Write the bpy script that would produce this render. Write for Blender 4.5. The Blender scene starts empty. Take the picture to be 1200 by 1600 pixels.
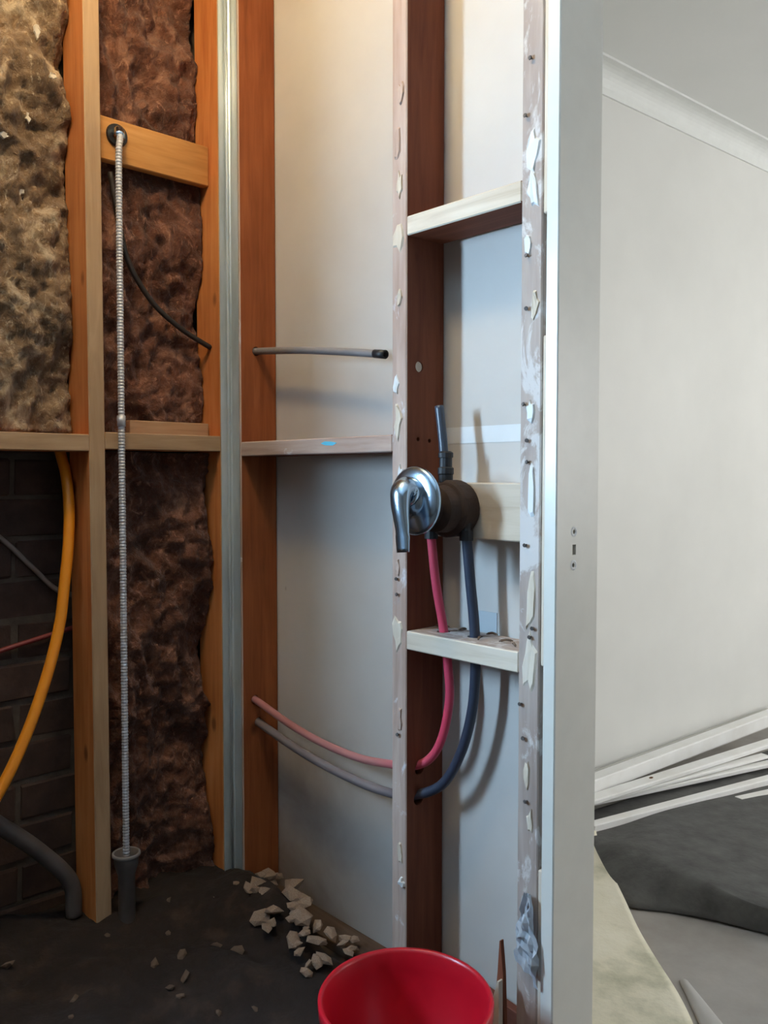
import bpy, bmesh, math, random
from mathutils import Vector, Matrix, noise
random.seed(7)
SC = bpy.context.scene
COL = SC.collection
R = math.radians

# ------------------------------------------------------------------ camera
cam_d = bpy.data.cameras.new('camera')
cam = bpy.data.objects.new('camera', cam_d)
COL.objects.link(cam)
cam.location = (1.675, -1.08, 1.10)
cam.rotation_euler = (R(90 - 2.5), 0, R(47))
cam_d.sensor_fit = 'AUTO'
cam_d.sensor_width = 36.0
cam_d.lens = 1330.0 / 1600.0 * 36.0
cam_d.clip_start = 0.02
SC.camera = cam

# ------------------------------------------------------------------ world, light levels, exposure
world = bpy.data.worlds.new('world')
SC.world = world
world.use_nodes = True
world.node_tree.nodes['Background'].inputs[0].default_value = (0.75, 0.87, 1.0, 1)
world.node_tree.nodes['Background'].inputs[1].default_value = 0.6
SC.view_settings.view_transform = 'Standard'
SC.view_settings.look = 'None'
SC.view_settings.gamma = 1.0
SC.view_settings.use_curve_mapping = False
SC.view_settings.exposure = 0.0
SC.cycles.max_bounces = 5
BATH_WINDOW = 150.0       # radiance of the frosted bathroom window (daylight)
ROOM_WINDOW = 9.0        # radiance of the next room's window
END_WINDOW = 2.6         # radiance of the next room's end window
LAMP = 84.0              # radiance of the warm ceiling globe

# ------------------------------------------------------------------ materials
def srgb(r, g, b):
    def f(c):
        c /= 255.0
        return c / 12.92 if c <= 0.04045 else ((c + 0.055) / 1.055) ** 2.4
    return (f(r), f(g), f(b), 1.0)

def newmat(name):
    m = bpy.data.materials.new(name)
    m.use_nodes = True
    nt = m.node_tree
    b = nt.nodes['Principled BSDF']
    return m, nt, b

def coords(nt, scale=(1, 1, 1)):
    tc = nt.nodes.new('ShaderNodeTexCoord')
    mp = nt.nodes.new('ShaderNodeMapping')
    mp.inputs['Scale'].default_value = scale
    nt.links.new(tc.outputs['Object'], mp.inputs['Vector'])
    return mp.outputs['Vector']

def noise4(nt, vec, scale, detail=4, rough=0.55, dist=0.0):
    n = nt.nodes.new('ShaderNodeTexNoise')
    n.noise_dimensions = '4D'
    n.inputs['Scale'].default_value = scale
    n.inputs['Detail'].default_value = detail
    n.inputs['Roughness'].default_value = rough
    n.inputs['Distortion'].default_value = dist
    nt.links.new(vec, n.inputs['Vector'])
    oi = nt.nodes.new('ShaderNodeObjectInfo')
    mu = nt.nodes.new('ShaderNodeMath'); mu.operation = 'MULTIPLY'; mu.inputs[1].default_value = 37.0
    nt.links.new(oi.outputs['Random'], mu.inputs[0])
    nt.links.new(mu.outputs[0], n.inputs['W'])
    return n.outputs['Fac']

def ramp(nt, fac, stops):
    r = nt.nodes.new('ShaderNodeValToRGB')
    e = r.color_ramp.elements
    while len(e) < len(stops):
        e.new(0.5)
    for i, (p, c) in enumerate(stops):
        e[i].position = p
        e[i].color = c
    nt.links.new(fac, r.inputs['Fac'])
    return r.outputs['Color']

def mix(nt, fac, a, b, mode='MIX'):
    m = nt.nodes.new('ShaderNodeMix')
    m.data_type = 'RGBA'
    m.blend_type = mode
    if isinstance(fac, float):
        m.inputs[0].default_value = fac
    else:
        nt.links.new(fac, m.inputs[0])
    for s, v in ((6, a), (7, b)):
        if isinstance(v, tuple):
            m.inputs[s].default_value = v
        else:
            nt.links.new(v, m.inputs[s])
    return m.outputs[2]

def bump(nt, b, h, strength=0.3, dist=0.004):
    bp = nt.nodes.new('ShaderNodeBump')
    bp.inputs['Strength'].default_value = strength
    bp.inputs['Distance'].default_value = dist
    nt.links.new(h, bp.inputs['Height'])
    nt.links.new(bp.outputs['Normal'], b.inputs['Normal'])

def speck(name, stops, scale=20, rough=0.7, stretch=(1, 1, 1), bstr=0.0, bscale=None, metal=0.0, detail=5, dist=0.0, spec=0.5):
    m, nt, b = newmat(name)
    v = coords(nt, stretch)
    f = noise4(nt, v, scale, detail, 0.6, dist)
    nt.links.new(ramp(nt, f, stops), b.inputs['Base Color'])
    b.inputs['Roughness'].default_value = rough
    b.inputs['Metallic'].default_value = metal
    b.inputs['Specular IOR Level'].default_value = spec
    if bstr:
        bump(nt, b, noise4(nt, v, bscale or scale * 3, 6), bstr)
    return m

def wood(name, dark, mid, light, axis=2, rough=0.75, knots=True, patch=None):
    """timber with grain along `axis`, a few knots; patch = (colour, coverage start) of old glue and plaster"""
    m, nt, b = newmat(name)
    st = [9.0, 9.0, 9.0]; st[axis] = 0.7
    v = coords(nt, tuple(st))
    g = noise4(nt, v, 6.0, 6, 0.6, 0.8)
    colr = ramp(nt, g, [(0.28, dark), (0.5, mid), (0.75, light)])
    st2 = [1.6, 1.6, 1.6]; st2[axis] = 0.8
    v2 = coords(nt, tuple(st2))
    big = noise4(nt, v2, 4.0, 3)
    colr = mix(nt, 0.35, colr, ramp(nt, big, [(0.35, dark), (0.65, light)]), 'MIX')
    if knots:
        vo = nt.nodes.new('ShaderNodeTexVoronoi')
        vo.inputs['Scale'].default_value = 9.0
        st3 = [1.0, 1.0, 1.0]; st3[axis] = 0.55
        nt.links.new(coords(nt, tuple(st3)), vo.inputs['Vector'])
        k = ramp(nt, vo.outputs['Distance'], [(0.05, (0.8, 0.8, 0.8, 1)), (0.11, (0, 0, 0, 1))])
        colr = mix(nt, k, colr, tuple(c * 0.42 for c in dark[:3]) + (1,))
    if patch:
        pc, start = patch
        st4 = [3.0, 3.0, 3.0]; st4[axis] = 1.4
        pn = noise4(nt, coords(nt, tuple(st4)), 5.0, 6, 0.65, 1.2)
        pf = ramp(nt, pn, [(start, (0, 0, 0, 1)), (start + 0.06, (1, 1, 1, 1))])
        colr = mix(nt, pf, colr, pc)
    nt.links.new(colr, b.inputs['Base Color'])
    b.inputs['Roughness'].default_value = rough
    b.inputs['Specular IOR Level'].default_value = 0.25
    bump(nt, b, g, 0.25, 0.003)
    return m

def plain(name, c, rough=0.5, metal=0.0, spec=0.5, emit=None, estr=0.0):
    m, nt, b = newmat(name)
    v = coords(nt)
    f = noise4(nt, v, 25, 3)
    lo = tuple(x * 0.97 for x in c[:3]) + (1,)
    hi = tuple(min(1, x * 1.02) for x in c[:3]) + (1,)
    nt.links.new(ramp(nt, f, [(0.3, lo), (0.7, hi)]), b.inputs['Base Color'])
    b.inputs['Roughness'].default_value = rough
    b.inputs['Metallic'].default_value = metal
    b.inputs['Specular IOR Level'].default_value = spec
    if emit:
        b.inputs['Emission Color'].default_value = emit
        b.inputs['Emission Strength'].default_value = estr
    return m

M = {}
def timber_set(key, d, m_, l, **kw):
    for ax, n in ((0, 'x'), (1, 'y'), (2, 'z')):
        M[key + n] = wood(key + '_' + n, d, m_, l, axis=ax, **kw)
timber_set('orange_', srgb(164, 86, 40), srgb(200, 120, 62), srgb(216, 146, 88))
timber_set('brown_', srgb(90, 46, 32), srgb(114, 62, 42), srgb(136, 80, 56))
timber_set('rust_', srgb(112, 56, 30), srgb(144, 78, 42), srgb(168, 98, 58))
timber_set('dirty_', srgb(70, 36, 28), srgb(92, 50, 38), srgb(112, 66, 50))
timber_set('dusty_', srgb(58, 44, 36), srgb(80, 62, 50), srgb(104, 84, 70), knots=False)
timber_set('front_', srgb(146, 118, 106), srgb(178, 154, 142), srgb(200, 182, 172), knots=False, patch=(srgb(206, 200, 204), 0.60))
timber_set('worn_', srgb(138, 120, 112), srgb(162, 146, 138), srgb(186, 172, 162), knots=False, patch=(srgb(196, 188, 184), 0.54))
timber_set('tan_', srgb(142, 110, 82), srgb(168, 136, 104), srgb(188, 158, 126), knots=False)
timber_set('pale_', srgb(178, 160, 140), srgb(202, 188, 170), srgb(216, 204, 190), knots=True)
timber_set('block_', srgb(150, 98, 48), srgb(184, 128, 70), srgb(204, 150, 92), knots=True)
M['plaster'] = None
def plaster_mat():
    m, nt, b = newmat('plasterboard_back')
    v = coords(nt)
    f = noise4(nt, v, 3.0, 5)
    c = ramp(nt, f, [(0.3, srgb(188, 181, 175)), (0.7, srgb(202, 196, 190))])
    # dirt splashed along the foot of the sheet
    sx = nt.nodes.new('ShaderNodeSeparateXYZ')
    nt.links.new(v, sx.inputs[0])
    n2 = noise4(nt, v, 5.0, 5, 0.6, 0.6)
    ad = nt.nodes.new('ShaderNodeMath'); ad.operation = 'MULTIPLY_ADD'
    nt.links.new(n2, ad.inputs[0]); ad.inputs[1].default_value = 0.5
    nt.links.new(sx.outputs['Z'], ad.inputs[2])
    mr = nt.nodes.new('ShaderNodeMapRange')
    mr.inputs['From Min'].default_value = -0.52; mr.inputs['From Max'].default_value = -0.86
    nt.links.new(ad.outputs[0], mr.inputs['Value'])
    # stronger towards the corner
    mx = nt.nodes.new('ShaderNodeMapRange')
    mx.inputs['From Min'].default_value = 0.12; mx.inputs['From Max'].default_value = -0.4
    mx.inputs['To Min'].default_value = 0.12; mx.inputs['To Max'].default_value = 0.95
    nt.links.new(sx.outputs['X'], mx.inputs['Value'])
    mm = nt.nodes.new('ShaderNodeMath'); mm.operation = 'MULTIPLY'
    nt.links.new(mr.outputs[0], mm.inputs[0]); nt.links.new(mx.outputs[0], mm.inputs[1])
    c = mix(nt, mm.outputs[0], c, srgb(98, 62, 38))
    # stray fly spots
    vo = nt.nodes.new('ShaderNodeTexVoronoi'); vo.inputs['Scale'].default_value = 5.2
    nt.links.new(coords(nt, (1, 0.01, 0.7)), vo.inputs['Vector'])
    k = ramp(nt, vo.outputs['Distance'], [(0.018, (0.55, 0.55, 0.55, 1)), (0.032, (0, 0, 0, 1))])
    c = mix(nt, k, c, srgb(110, 95, 85))
    nt.links.new(c, b.inputs['Base Color'])
    b.inputs['Roughness'].default_value = 0.85
    bump(nt, b, noise4(nt, v, 60, 4), 0.08)
    return m
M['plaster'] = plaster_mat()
M['paper'] = plain('joint_paper', srgb(214, 214, 214), 0.8)
M['white_wall'] = speck('white_wall_paint', [(0.3, srgb(222, 221, 216)), (0.7, srgb(230, 229, 224))], 2.5, 0.42, bstr=0.06, bscale=4, detail=3)
M['white_flat'] = speck('white_flat_paint', [(0.3, srgb(234, 235, 231)), (0.7, srgb(240, 240, 237))], 2, 0.7)
M['bare_wall'] = speck('stripped_wall', [(0.3, srgb(88, 74, 63)), (0.7, srgb(114, 98, 84))], 3, 0.9)
M['cornice'] = plain('cornice_paint', srgb(232, 233, 229), 0.5)
M['gloss_white'] = plain('gloss_door_paint', srgb(208, 205, 197), 0.3)
M['batten_paint'] = speck('batten_paint', [(0.25, srgb(236, 233, 227)), (0.6, srgb(247, 246, 243))], 8, 0.4)
M['recess'] = plain('recess_shade', srgb(40, 36, 32), 0.9)  # near-black colour standing in for shade inside the mortise
M['mortar'] = speck('mortar', [(0.3, srgb(62, 52, 46)), (0.7, srgb(84, 73, 65))], 30, 0.95, bstr=0.5)
M['brick'] = speck('dark_brick', [(0.25, srgb(44, 29, 24)), (0.5, srgb(58, 40, 33)), (0.8, srgb(76, 55, 46))], 22, 0.9, bstr=0.6)
M['zinc'] = speck('galvanised_steel', [(0.3, srgb(168, 176, 180)), (0.5, srgb(192, 200, 203)), (0.75, srgb(224, 228, 230))], 14, 0.34, stretch=(1, 1, 0.25), metal=0.45)
M['chrome'] = plain('chrome', srgb(180, 202, 222), 0.2, 1.0)
M['hose'] = plain('steel_braid', srgb(188, 188, 194), 0.42, 0.35)
M['orange_pipe'] = plain('orange_plastic', srgb(232, 142, 30), 0.35)
M['black_pipe'] = plain('black_plastic', srgb(58, 66, 80), 0.34)
M['black_fit'] = plain('black_rubber', srgb(26, 26, 30), 0.5)
M['grey_pipe'] = speck('dusty_grey_plastic', [(0.3, srgb(112, 108, 110)), (0.7, srgb(140, 134, 134))], 12, 0.5)
M['dark_pipe'] = speck('dark_grey_plastic', [(0.3, srgb(66, 60, 58)), (0.7, srgb(92, 84, 82))], 12, 0.55)
M['red_cable'] = plain('dull_red_plastic', srgb(120, 40, 38), 0.5)
M['cable_grey'] = plain('grey_cable', srgb(120, 106, 98), 0.5)
M['cable_black'] = plain('black_cable', srgb(36, 28, 26), 0.6)
M['housing'] = speck('dark_brown_housing', [(0.3, srgb(40, 25, 18)), (0.7, srgb(62, 40, 28))], 30, 0.75, bstr=0.4)
M['brass'] = plain('tarnished_brass', srgb(104, 74, 46), 0.4, 0.8)
M['bucket'] = plain('red_plastic', srgb(168, 12, 30), 0.34)
M['white_dab'] = plain('white_plaster_dab', srgb(226, 214, 220), 0.7)
M['dirt'] = speck('dark_soil', [(0.25, srgb(22, 13, 10)), (0.55, srgb(34, 22, 17)), (0.85, srgb(70, 52, 40))], 16, 0.95, bstr=0.8, bscale=60)
M['floorboard'] = speck('dirty_floor', [(0.25, srgb(50, 40, 34)), (0.7, srgb(84, 70, 60))], 8, 0.9, bstr=0.5)
M['chunk'] = speck('broken_plaster', [(0.2, srgb(92, 70, 56)), (0.5, srgb(146, 122, 104)), (0.8, srgb(194, 178, 164))], 24, 0.9, bstr=0.5)
M['chunk_dark'] = speck('broken_mortar', [(0.2, srgb(70, 54, 44)), (0.8, srgb(120, 98, 82))], 24, 0.95, bstr=0.5)
M['concrete'] = speck('concrete_floor', [(0.25, srgb(150, 143, 136)), (0.7, srgb(180, 176, 171))], 5, 0.8, bstr=0.2, bscale=40)
M['pale_strip'] = plain('pale_strip', srgb(188, 185, 181), 0.8)
M['mat'] = speck('charcoal_felt', [(0.3, srgb(70, 69, 68)), (0.7, srgb(98, 97, 95))], 18, 0.72, bstr=0.4, bscale=70)
M['carpet'] = speck('cream_underlay', [(0.28, srgb(190, 188, 162)), (0.5, srgb(236, 229, 206)), (0.8, srgb(246, 240, 222))], 9, 0.95, bstr=0.4, bscale=90)
M['carpet_edge'] = plain('yellowed_edge', srgb(224, 190, 120), 0.9)
M['plastic'] = plain('clear_blue_plastic', srgb(206, 210, 216), 0.35)
M['grey_patch'] = plain('grey_cardboard', srgb(176, 182, 186), 0.8)
M['fluff'] = plain('pale_fibre', srgb(190, 178, 162), 0.95)
M['blue_mark'] = plain('blue_chalk', srgb(90, 190, 225), 0.9)
def wool(name, c0, c1, c2):
    m, nt, b = newmat(name)
    v = coords(nt, (1, 1, 0.8))
    f = noise4(nt, v, 9, 6, 0.66, 1.6)
    f2 = noise4(nt, coords(nt, (1, 1.4, 0.7)), 26, 6, 0.7, 2.2)
    c = ramp(nt, f, [(0.3, c0), (0.52, c1), (0.72, c2)])
    c = mix(nt, ramp(nt, f2, [(0.56, (0, 0, 0, 1)), (0.68, (0.85, 0.85, 0.85, 1))]), c, c2)
    nt.links.new(c, b.inputs['Base Color'])
    b.inputs['Roughness'].default_value = 1.0
    b.inputs['Specular IOR Level'].default_value = 0.05
    b.inputs['Sheen Weight'].default_value = 0.15
    bump(nt, b, noise4(nt, v, 45, 5, 0.75, 1.0), 1.0, 0.014)
    return m
M['wool_a'] = wool('brown_glasswool', srgb(84, 64, 48), srgb(130, 104, 80), srgb(206, 184, 156))
M['wool_b'] = wool('dark_brown_glasswool', srgb(70, 41, 31), srgb(108, 69, 54), srgb(170, 124, 102))
M['sky_pane'] = None

# two-tone plastic pipe: clean colour, dusty towards the corner (x below a limit)
def dusty_pipe(name, clean, dusty, x0, x1):
    m, nt, b = newmat(name)
    g = nt.nodes.new('ShaderNodeNewGeometry')
    s = nt.nodes.new('ShaderNodeSeparateXYZ')
    tc = nt.nodes.new('ShaderNodeTexCoord')
    nt.links.new(tc.outputs['Object'], s.inputs[0])
    mr = nt.nodes.new('ShaderNodeMapRange')
    mr.inputs['From Min'].default_value = x0; mr.inputs['From Max'].default_value = x1
    nt.links.new(s.outputs['X'], mr.inputs['Value'])
    nt.links.new(mix(nt, mr.outputs[0], dusty, clean), b.inputs['Base Color'])
    b.inputs['Roughness'].default_value = 0.4
    return m

# ------------------------------------------------------------------ mesh helpers
def finish(name, bm, mat, parent=None, smooth=False, loc=None):
    """link a bmesh as one object; its origin is its own centre, world position kept"""
    bmesh.ops.recalc_face_normals(bm, faces=bm.faces)
    lo = Vector((1e9,) * 3); hi = -lo
    for v in bm.verts:
        for i in range(3):
            lo[i] = min(lo[i], v.co[i]); hi[i] = max(hi[i], v.co[i])
    cen = Vector(loc) if loc is not None else (lo + hi) / 2
    bmesh.ops.translate(bm, verts=bm.verts, vec=-cen)
    me = bpy.data.meshes.new(name)
    bm.to_mesh(me); bm.free()
    for mm in (mat if isinstance(mat, (list, tuple)) else [mat]):
        me.materials.append(mm)
    if smooth:
        me.polygons.foreach_set('use_smooth', [True] * len(me.polygons))
    o = bpy.data.objects.new(name, me)
    COL.objects.link(o)
    o.location = cen
    if parent is not None:
        o.parent = parent
        pw = parent.location if parent.parent is None else parent.location + parent.parent.location
        o.location = cen - pw
    return o

def add_box(bm, x0, x1, y0, y1, z0, z1, bev=0.0):
    vs = [bm.verts.new(p) for p in ((x0, y0, z0), (x1, y0, z0), (x1, y1, z0), (x0, y1, z0),
                                    (x0, y0, z1), (x1, y0, z1), (x1, y1, z1), (x0, y1, z1))]
    fs = [bm.faces.new([vs[i] for i in q]) for q in ((3, 2, 1, 0), (4, 5, 6, 7), (0, 1, 5, 4), (1, 2, 6, 5), (2, 3, 7, 6), (3, 0, 4, 7))]
    if bev:
        es = list({e for f in fs for e in f.edges})
        bmesh.ops.bevel(bm, geom=es, offset=bev, segments=1, affect='EDGES')
    return vs

def box(name, x0, x1, y0, y1, z0, z1, mat, parent=None, bev=0.0015, front=None):
    """front = ((nx,ny,nz)) : faces looking that way take the second material"""
    bm = bmesh.new()
    add_box(bm, x0, x1, y0, y1, z0, z1, bev)
    if front:
        bm.normal_update()
        bmesh.ops.recalc_face_normals(bm, faces=bm.faces)
        n = Vector(front)
        for f in bm.faces:
            if f.normal.dot(n) > 0.6:
                f.material_index = 1
    return finish(name, bm, mat, parent)

def bar(name, p0, p1, w, h, mat, parent=None, upv=(0, 0, 1), bev=0.0015, roll=0.0):
    """a squared bar from p0 to p1, w across and h along upv"""
    p0, p1 = Vector(p0), Vector(p1)
    d = (p1 - p0); L = d.length; d.normalize()
    side = d.cross(Vector(upv)).normalized(); u = side.cross(d)
    if roll:
        q = Matrix.Rotation(roll, 3, d); side = q @ side; u = q @ u
    bm = bmesh.new()
    add_box(bm, -w / 2, w / 2, 0, L, -h / 2, h / 2, bev)
    mt = Matrix((side, d, u)).transposed()
    for v in bm.verts:
        v.co = p0 + mt @ v.co
    return finish(name, bm, mat, parent)

def spline(pts, n=10):
    pts = [Vector(p) for p in pts]
    out = []
    for i in range(len(pts) - 1):
        a = pts[i - 1] if i else pts[0] * 2 - pts[1]
        b, c = pts[i], pts[i + 1]
        d = pts[i + 2] if i + 2 < len(pts) else pts[-1] * 2 - pts[-2]
        for k in range(n):
            t = k / n
            out.append(0.5 * ((2 * b) + (c - a) * t + (2 * a - 5 * b + 4 * c - d) * t * t + (3 * b - a - 3 * c + d) * t ** 3))
    out.append(pts[-1])
    return out

def add_tube(bm, path, rad, seg=12, caps=True, hollow=0.0):
    path = [Vector(p) for p in path]
    rings = []
    t0 = (path[1] - path[0]).normalized()
    ref = Vector((0, 0, 1)) if abs(t0.z) < 0.9 else Vector((1, 0, 0))
    nrm = t0.cross(ref).normalized()
    for i, p in enumerate(path):
        t = (path[min(i + 1, len(path) - 1)] - path[max(i - 1, 0)]).normalized()
        nrm = (nrm - t * nrm.dot(t)).normalized()
        bn = t.cross(nrm)
        r = rad(i) if callable(rad) else rad
        rings.append([bm.verts.new(p + (nrm * math.cos(a) + bn * math.sin(a)) * r) for a in [2 * math.pi * k / seg for k in range(seg)]])
    for a, b in zip(rings, rings[1:]):
        for k in range(seg):
            bm.faces.new((a[k], a[(k + 1) % seg], b[(k + 1) % seg], b[k]))
    if caps:
        for rg in (rings[0], rings[-1]):
            if hollow:
                c = sum((v.co for v in rg), Vector()) / seg
                inn = [bm.verts.new(c + (v.co - c) * hollow) for v in rg]
                t = (path[1] - path[0]).normalized() if rg is rings[0] else (path[-2] - path[-1]).normalized()
                deep = [bm.verts.new(v.co + t * 0.02) for v in inn]
                for k in range(seg):
                    bm.faces.new((rg[k], rg[(k + 1) % seg], inn[(k + 1) % seg], inn[k]))
                    bm.faces.new((inn[k], inn[(k + 1) % seg], deep[(k + 1) % seg], deep[k]))
                bm.faces.new(deep)
            else:
                bm.faces.new(rg)
    return rings

def tube(name, pts, rad, mat, parent=None, seg=12, n=10, hollow=0.0, loc=None):
    bm = bmesh.new()
    add_tube(bm, spline(pts, n), rad, seg, True, hollow)
    return finish(name, bm, mat, parent, smooth=True, loc=loc)

def lathe(bm, prof, org, axis='z', seg=40, closed=False):
    """prof = [(r, h)], turned about an axis through org"""
    rings = []
    for r, h in prof:
        ring = []
        for k in range(seg):
            a = 2 * math.pi * k / seg
            if axis == 'z':
                p = (org[0] + r * math.cos(a), org[1] + r * math.sin(a), org[2] + h)
            else:
                p = (org[0] + r * math.cos(a), org[1] + h, org[2] + r * math.sin(a))
            ring.append(bm.verts.new(p))
        rings.append(ring)
    for a, b in zip(rings, rings[1:]):
        for k in range(seg):
            bm.faces.new((a[k], a[(k + 1) % seg], b[(k + 1) % seg], b[k]))
    if closed:
        bm.faces.new(rings[0]); bm.faces.new(rings[-1])
    return rings

def drill(o, holes, seg=20):
    """cut round holes: (centre, axis, radius, length) in world space"""
    pw = Vector(o.location)
    if o.parent:
        pw = pw + o.parent.location
    cutters = []
    for c, ax, r, ln in holes:
        bm = bmesh.new()
        if isinstance(r, tuple):      # a squared mortise
            c = Vector(c)
            add_box(bm, c.x - r[0] / 2, c.x + r[0] / 2, c.y - r[1] / 2, c.y + r[1] / 2, c.z - r[2] / 2, c.z + r[2] / 2)
        else:
            a = Vector(ax).normalized()
            add_tube(bm, [Vector(c) - a * ln / 2, Vector(c) + a * ln / 2], r, seg)
        bmesh.ops.recalc_face_normals(bm, faces=bm.faces)
        bmesh.ops.translate(bm, verts=bm.verts, vec=-pw)
        me = bpy.data.meshes.new('cutter'); bm.to_mesh(me); bm.free()
        co = bpy.data.objects.new('cutter', me); COL.objects.link(co)
        co.location = pw
        cutters.append(co)
        md = o.modifiers.new('hole', 'BOOLEAN'); md.operation = 'DIFFERENCE'; md.object = co; md.solver = 'EXACT'
    bpy.context.view_layer.update()
    dg = bpy.context.evaluated_depsgraph_get()
    me = bpy.data.meshes.new_from_object(o.evaluated_get(dg))
    o.modifiers.clear()
    old = o.data
    o.data = me
    me.name = old.name
    for co in cutters:
        d = co.data
        bpy.data.objects.remove(co); bpy.data.meshes.remove(d)

def thing(name, label, cat, loc, group=None):
    o = bpy.data.objects.new(name, None)
    COL.objects.link(o)
    o.empty_display_size = 0.05
    o.location = loc
    return tag(o, label, cat, group)

def tag(o, label, cat=None, group=None):
    o['label'] = label
    if cat: o['category'] = cat
    if group: o['group'] = group
    return o

def struct(o, label=None):
    o['kind'] = 'structure'
    if label: o['label'] = label
    return o

# ================================================================== THE SETTING
FZ = 0.10          # bathroom floor level (the next room lies 0.1 lower)
CZ = 2.45          # ceiling

# ---- bathroom floor and ceiling
struct(box('floor', -0.26, 2.45, -2.65, 0.06, -0.12, FZ, M['floorboard'], bev=0), 'dirty dark bathroom floor')
struct(box('floor_next_room', -0.26, 4.2, 0.06, 4.6, -0.12, 0.0, M['concrete'], bev=0), 'grey concrete floor of the next room')
struct(box('ceiling', -0.26, 2.45, -2.65, 0.06, CZ, CZ + 0.1, M['white_flat'], bev=0), 'white bathroom ceiling')
struct(box('ceiling_next_room', -0.26, 4.2, 0.06, 4.6, CZ, CZ + 0.1, M['white_flat'], bev=0), 'flat white ceiling of the next room')

# ---- outer brick wall behind the left frame
wl = struct(box('wall_left', -0.27, -0.1442, -2.65, 0.115, FZ, CZ, M['mortar'], bev=0), 'dark brick wall behind the open stud frame')
bm0 = None
brick_me = []
for k in range(3):
    bm = bmesh.new()
    add_box(bm, -0.0055, 0.0055, -0.115, 0.115, -0.038, 0.038, 0.004)
    for v in bm.verts:
        v.co += Vector((random.uniform(-.0015, .0015), random.uniform(-.003, .003), random.uniform(-.0025, .0025)))
    me = bpy.data.meshes.new('brick'); bmesh.ops.recalc_face_normals(bm, faces=bm.faces); bm.to_mesh(me); bm.free()
    me.materials.append(M['brick'])
    brick_me.append(me)
z = FZ + 0.05
row = 0
while z < 1.2:
    y = -0.92 + (0.12 if row % 2 else 0.0)
    while y < -0.10:
        o = bpy.data.objects.new('brick', random.choice(brick_me))
        COL.objects.link(o)
        o.parent = wl
        o.location = Vector((-0.1455 + random.uniform(-.003, .002), y, z)) - wl.location
        o.rotation_euler = (random.uniform(-.012, .012), 0, random.uniform(-.01, .01))
        y += 0.24
    z += 0.086
    row += 1

# ---- partition: the back of the next room's plasterboard, seen between the studs
wr = bmesh.new()
add_box(wr, -0.15, 0.889, 0.1, 0.113, FZ, CZ)
wr = struct(finish('wall_right', wr, M['plaster']), 'pale plasterboard sheet behind the right-hand studs')
tp = box('joint_tape', 0.58, 0.83, 0.0992, 0.1, 1.158, 1.188, M['paper'], wr, bev=0)
box('cardboard_patch', 0.66, 0.707, 0.0985, 0.1, 0.815, 0.853, M['grey_patch'], wr, bev=0)
# partition beyond the doorway, out of view
struct(box('wall_right_far', 1.70, 2.45, 0.0, 0.113, FZ, CZ, M['white_flat'], bev=0), 'white partition beyond the doorway')
struct(box('wall_over_door', 0.889, 1.70, 0.0, 0.113, 2.18, CZ, M['white_flat'], bev=0), 'white wall panel above the doorway')

# ---- rest of the bathroom, behind the camera
bm = bmesh.new()
add_box(bm, -0.15, 0.0, -2.65, -1.58, FZ, CZ)
add_box(bm, -0.15, 0.0, -1.14, -0.80, FZ, CZ)
add_box(bm, -0.15, 0.0, -1.58, -1.14, FZ, 1.14)
add_box(bm, -0.15, 0.0, -1.58, -1.14, 1.74, CZ)
struct(finish('wall_left_lined', bm, M['bare_wall']), 'stripped brown wall with the bathroom window')
struct(box('wall_back', -0.15, 2.45, -2.75, -2.65, FZ, CZ, M['bare_wall'], bev=0), 'stripped brown back wall of the bathroom')
struct(box('wall_side', 2.45, 2.55, -2.75, 0.113, FZ, CZ, M['bare_wall'], bev=0), 'stripped brown side wall of the bathroom')

def pane_mat(name, c, s):
    m = plain(name, (0.8, 0.8, 0.8, 1), 0.4, emit=c, estr=s)
    return m
def window(name, x, y0, y1, z0, z1, axis, facing, mat, label):
    w = bpy.data.objects.new(name, None); COL.objects.link(w); struct(w, label)
    if axis == 'x':
        w.location = (x, (y0 + y1) / 2, z0)
        t = 0.035
        for a, b, c, d in ((y0, y1, z0, z0 + t), (y0, y1, z1 - t, z1), (y0, y0 + t, z0 + t, z1 - t), (y1 - t, y1, z0 + t, z1 - t)):
            box('window_frame', x - .03, x + .03, a, b, c, d, M['gloss_white'], w)
        box('pane', x - .004, x + .004, y0 + t, y1 - t, z0 + t, z1 - t, mat, w, bev=0)
    else:
        w.location = ((y0 + y1) / 2, x, z0)
        t = 0.035
        for a, b, c, d in ((y0, y1, z0, z0 + t), (y0, y1, z1 - t, z1), (y0, y0 + t, z0 + t, z1 - t), (y1 - t, y1, z0 + t, z1 - t)):
            box('window_frame', a, b, x - .03, x + .03, c, d, M['gloss_white'], w)
        box('pane', y0 + t, y1 - t, x - .004, x + .004, z0 + t, z1 - t, mat, w, bev=0)
    return w
window('window_1', -0.06, -1.58, -1.14, 1.14, 1.74, 'x', 1, pane_mat('bath_daylight', (0.47, 0.73, 1.0, 1), BATH_WINDOW), 'frosted bathroom window letting in daylight')

# ---- next room
bm = bmesh.new()
def wx(y):
    return 0.05 + (y - 1.44) * 0.058
q = [(wx(.113), .113), (wx(4.5), 4.5), (-0.15, 4.5), (-0.15, .113)]
lo = [bm.verts.new((a, b, 0)) for a, b in q]; hi = [bm.verts.new((a, b, CZ)) for a, b in q]
bm.faces.new(lo); bm.faces.new(hi)
for i in range(4):
    bm.faces.new((lo[i], lo[(i + 1) % 4], hi[(i + 1) % 4], hi[i]))
struct(finish('wall_beyond', bm, M['white_wall']), 'glossy white wall of the room seen through the doorway')
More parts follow.
